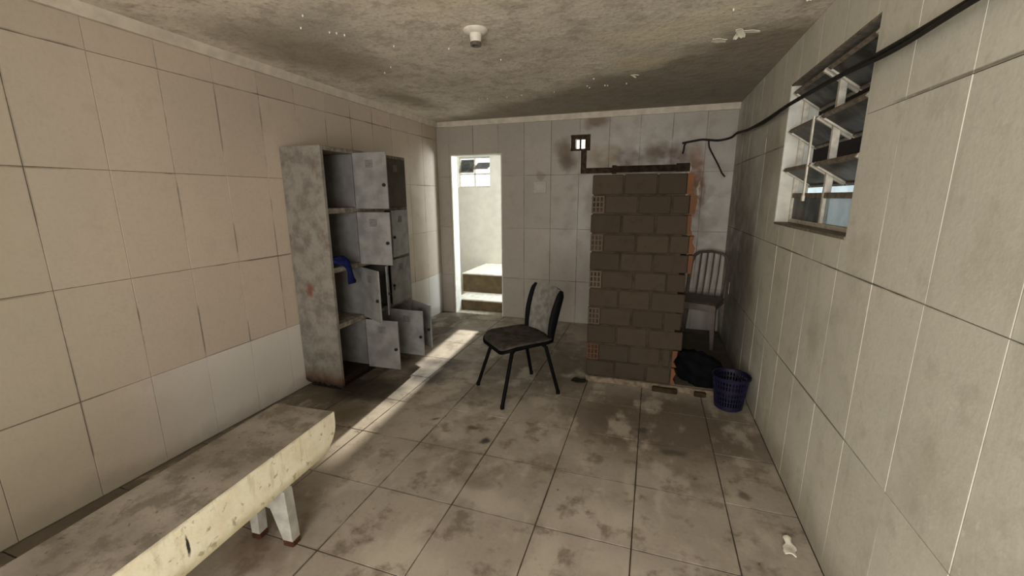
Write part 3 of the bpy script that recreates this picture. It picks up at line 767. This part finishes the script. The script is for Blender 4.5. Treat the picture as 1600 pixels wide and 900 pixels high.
# ------------------------------------------------------------------ plastic chair
def plastic_chair():
    C = tag(empty('plastic_chair', (.505, 4.50, .05), math.radians(-20)), 'dirty plastic garden chair with slatted arched back in dark corner', 'chair')
    P = simple('grimy_plastic', (.115,.09,.07), .5, .25, 14, .1)
    w, d = .185, .20
    g = [[(-w+2*w*i/8, -d+2*d*j/8, .435 - .010*(1-((i-4)/4)**2)*(1-((j-4)/4)**2) - (.02*((1-j)/1.0)**2 if j < 1 else 0)) for j in range(9)] for i in range(9)]
    obj('seat', MB().sheet(g, .010), P, C, True)
    ap = MB()
    ap.cbox((-w,-d-.006,.365),(w,-d+.008,.432),.004); ap.cbox((-w-.004,-d,.375),(-w+.008,d,.432),.004); ap.cbox((w-.008,-d,.375),(w+.004,d,.432),.004)
    obj('apron', ap, P, C)
    lean = lambda z: d-.02 + (z-.43)*.22
    pts = [(-w+.005,lean(.42),.42),(-w+.005,lean(.60),.60),(-w+.008,lean(.76),.76),(-w+.03,lean(.84),.835),(-w+.075,lean(.875),.872),(0,lean(.885),.888),(w-.075,lean(.875),.872),(w-.03,lean(.84),.835),(w-.008,lean(.76),.76),(w-.005,lean(.60),.60),(w-.005,lean(.42),.42)]
    obj('back_frame', MB().tube(pts, .025, 10, flat=.55), P, C, True)
    for x in (-.09,-.03,.03,.09):
        obj('slat', MB().tube([(x,lean(.42),.42),(x*1.03,lean(.65)+.012,.65),(x*1.02,lean(.872),.872)], .016, 8, flat=.4), P, C, True)
    for sx in (-1,1):
        for sy in (-1,1):
            x0, y0 = sx*(w-.018), sy*(d-.018); x1, y1 = sx*(w+.012), sy*(d+.02)
            mb = MB(); a = .026; b = .015
            vs = []
            for (x,y,z,r) in ((x0,y0,.42,a),(x1,y1,0,b)):
                vs += [(x-r,y-r,z),(x+r,y-r,z),(x+r,y+r,z),(x-r,y+r,z)]
            mb.add(vs, [(0,1,2,3),(7,6,5,4),(0,4,5,1),(1,5,6,2),(2,6,7,3),(3,7,4,0)])
            obj('leg', mb, P, C)
plastic_chair()

# ------------------------------------------------------------------ bag and basket
BAGM = simple('black_bag_cloth', (.002,.002,.003), .9, .5, 25, .2)
vs, fs = ell((0,0,0), (1,1,1), 26, 3.1, .34)
V2 = []
for x, y, z in vs:
    X = x; zt = .118*(1 - .36*X)                     # slopes down to the right
    p = Vector((x*.20, y*.125, z*zt*1.12))
    p.z += .115 - .028*X
    p.y -= .03*X
    p.z = max(p.z, .001)
    V2.append(p)
bag = obj('bag', MB(), BAGM) if False else None
mb = MB(); mb.add(V2, fs)
tag(obj('bag', mb, BAGM, smooth=True, loc=(.462, 3.385, .05)), 'slumped black bag lying beside the blue basket', 'bag')
def basket():
    K = tag(empty('laundry_basket', (.603, 3.140, 0)), 'blue purple perforated plastic basket on floor by right wall', 'basket')
    PL = simple('violet_blue_plastic', (.005,.004,.022), .5, .3, 12, .05)
    R0, R1, HH = .092, .121, .252; n = 36; th = .004
    rad = lambda z: R0+(R1-R0)*(z/HH)
    def ring(mb, za, zb): mb.lathe([(rad(za),za),(rad(zb),zb),(rad(zb)-th,zb),(rad(za)-th,za)], n=n, closed=True)
    body = MB(); body.lathe([(R0-.012,0),(R0,.010),(R0-th,.012),(R0-.016,.006)], n=n)
    bands = [(.010,.040),(.072,.080),(.108,.116),(.142,.168),(.194,.202),(.226,.244)]
    for a, b in bands: ring(body, a, b)
    for (a, b), (c, d_) in zip(bands[:-1], bands[1:]):
        for k in range(n):
            w = 2*math.pi*(k+.5)/n; hw = .0042
            T = Matrix.Rotation(w, 4, 'Z')
            vs = []
            for z in (b-.001, c+.001):
                r = rad(z); vs += [T@Vector((r-th,-hw,z)), T@Vector((r,-hw,z)), T@Vector((r,hw,z)), T@Vector((r-th,hw,z))]
            body.add(vs, [(0,3,2,1),(4,5,6,7),(0,1,5,4),(1,2,6,5),(2,3,7,6),(3,0,4,7)])
    obj('body', body, PL, K)
    obj('rim', MB().lathe([(rad(.244)-.002,.243),(rad(.244)+.009,.240),(rad(.25)+.010,.248),(rad(.25)+.004,.254),(rad(.25)-.003,.250)], n=n, closed=True), PL, K, True)
basket()

# ------------------------------------------------------------------ small things
RUBBER = simple('black_cable', (.022,.019,.016), .6, .2, 40)
def spline(P, n=8):
    P = [Vector(p) for p in P]; out = []
    for i in range(len(P)-1):
        a, b, c, d_ = P[max(i-1,0)], P[i], P[i+1], P[min(i+2,len(P)-1)]
        for k in range(n):
            t = k/n; out.append(.5*((2*b)+(-a+c)*t+(2*a-5*b+4*c-d_)*t*t+(-a+3*b-3*c+d_)*t**3))
    return out+[P[-1]]
cb = tag(empty('cable', (.24, D-.02, 2.03)), 'black cable slung along right wall across the window', 'cable')
O0 = Vector((.24, D-.02, 2.03))
run = [(.24,D-.015,2.034),(.33,D-.02,2.048),(.42,D-.02,2.06),(.488,D-.02,2.055),(.58,D-.03,2.045),(.68,D-.06,2.062),(.712,4.65,2.085),(.722,4.2,2.05),(.724,3.6,2.03),(.720,3.0,2.023),(.720,2.4,2.003),(.722,1.85,1.982),(.722,1.45,1.974),(.722,.6,1.97),(.722,-.6,1.99),(.722,YR,2.0)]
obj('lead', MB().tube([p-O0 for p in spline(run)], .0105, 10), RUBBER, cb, True)
run2 = [Vector(p)+Vector((-.012,0,-.012+.010*math.sin(i*2.1))) for i, p in enumerate(run[6:])]
obj('lead', MB().tube([p-O0 for p in spline(run2)], .007, 8), RUBBER, cb, True)
obj('loose_end', MB().tube([Vector(p)-O0 for p in spline([(.488,D-.02,2.05),(.50,D-.022,1.98),(.56,D-.03,1.87),(.605,D-.03,1.79),(.635,D-.03,1.73),(.668,D-.03,1.69)])], .0075, 8), RUBBER, cb, True)
obj('loose_end', MB().tube([Vector(p)-O0 for p in spline([(.275,D-.014,2.035),(.262,D-.02,2.01),(.258,D-.02,1.96),(.25,D-.018,1.93)])], .009, 8), RUBBER, cb, True)
# ceiling lamp holder
lh = tag(empty('lamp_holder', (-.985, 2.345, H)), 'white ceiling lamp socket without a bulb', 'lamp socket')
LHM = simple('yellowed_white_plastic', (.70,.65,.55), .4, .1, 20)
obj('base', MB().lathe([(.068,0),(.068,-.006),(.058,-.016),(.034,-.020)], n=36), LHM, lh, True)
obj('socket', MB().lathe([(.032,-.020),(.033,-.030),(.029,-.062)], n=28), LHM, lh, True)
obj('socket_ring', MB().lathe([(.030,-.062),(.031,-.066),(.029,-.080),(.021,-.080),(.021,-.066)], n=28), simple('dark_socket_ring', (.10,.085,.065), .5), lh, True)
# blanking plate on end wall
pm = simple('pale_plate', (.44,.405,.35), .5, .1, 15)
bp = tag(empty('wall_plate', (-1.275, D, 1.61)), 'pale square blank plate on tiled end wall by doorway', 'wall plate')
obj('plate', MB().cbox((-.075,-.010,-.068),(.075,-.0005,.068),.004), pm, bp)
obj('cover', MB().cbox((-.050,-.014,-.045),(.052,-.010,.048),.003), pm, bp)
# white scrap on floor
mb = MB(); N = 10; g = []
prof = [(.012,0),(.014,.1),(.013,.25),(.016,.4),(.022,.5),(.024,.62),(.019,.75),(.024,.88),(.022,1)]
for hw, v in prof:
    g.append([((u-.5)*2*hw + .004*math.sin(9*v+u), .108*v, .006+.010*math.sin(math.pi*u)*(.5+.5*math.sin(7*v+1)) + .003*mnoise.noise(Vector((u*4,v*6,1)))) for u in [k/6 for k in range(7)]])
mb.sheet(g, .004)
tag(obj('plastic_scrap', mb, simple('white_scrap', (.85,.80,.68), .5, .05, 20), loc=(.660, 1.894, .002), rot=(0,0,math.radians(172)), smooth=True), 'small torn white plastic scrap on floor near right wall', 'scrap')
# dark wood offcuts at the kerb
WOODM = simple('dark_wet_wood', (.032,.02,.009), .7, .4, 25, .4)
for (x, y, l, w, rz, lab) in ((.17, 3.246, .185, .03, -2, 'longer dark wood offcut against the kerb below brick partition'), (.425, 3.248, .085, .026, 2, 'short dark wood offcut against kerb beside the basket')):
    tag(obj('wood_offcut', MB().cbox((-l/2,-w/2,0),(l/2,w/2,.038),.006), WOODM, loc=(x,y,0), rot=(0,0,math.radians(rz))), lab, 'wood scrap')
vs, fs = ell((0,0,.012), (.055,.03,.018), 10, 5.3, .55)
mb = MB(); mb.add([(x,y,max(z,.0005)) for x,y,z in vs], fs)
tag(obj('debris_lump', mb, simple('black_debris', (.012,.009,.007), .9), loc=(-.50, 3.235, 0)), 'black lump of debris at foot of brick partition corner', 'debris')
# peeling flakes and flecks on the ceiling
FLK = simple('peeling_white_paint', (.74,.68,.54), .7, .1, 20)
def flake(x, y, l, w, rz, curl):
    g = []
    for i in range(7):
        u = i/6; row = []
        for j in range(5):
            v = j/4-.5; ww = w*(.6+.5*math.sin(math.pi*(u*.8+.15))+.15*math.sin(11*u+x*30))
            row.append((l*(u-.5), v*ww, -.003-curl*u*u - .008*abs(v)*u))
        g.append(row)
    obj('paint_flake', MB().sheet(g, .003), FLK, ce, True, loc=(x, y, H-.0035), rot=(0,0,math.radians(rz)))
flake(.395, 2.82, .075, .035, 60, .022); flake(.445, 2.83, .09, .035, -10, .008); flake(.385, 2.86, .04, .026, 120, .02)
flake(-.205, 3.52, .045, .016, 40, .012); flake(-.185, 3.50, .04, .012, -20, .006); flake(.60, 2.40, .05, .03, 80, .03); flake(.48, 2.36, .07, .05, 10, .012); flake(.30,2.93,.08,.06,5,.004)
fm = MB().lathe([(.0005,-.012),(.0035,-.009),(.005,-.004),(.003,0.0)], n=8).mesh('paint_fleck', simple('bright_fleck', (.9,.86,.75), .3), True)
for x, y in [(-1.85,2.0),(-1.72,1.88),(-1.75,2.10),(-1.72,2.12),(-1.70,2.16),(-1.54,2.40),(-1.25,2.55),(-1.80,2.75),(-1.92,2.85),(-1.02,2.85),(-1.60,3.86),(-1.52,3.87),(-1.33,3.87),(-1.18,3.84),(-.88,3.82),(-.58,3.72),(-.57,3.78),(-.50,3.52),(-.44,3.75),(-.42,3.76),(-.27,3.75),(-1.30,1.75),(-1.28,1.79),(-1.2,1.85),(-1.02,1.77),(.31,2.51)]:
    obj('paint_fleck', fm, parent=ce, loc=(x, y, H-.0005))
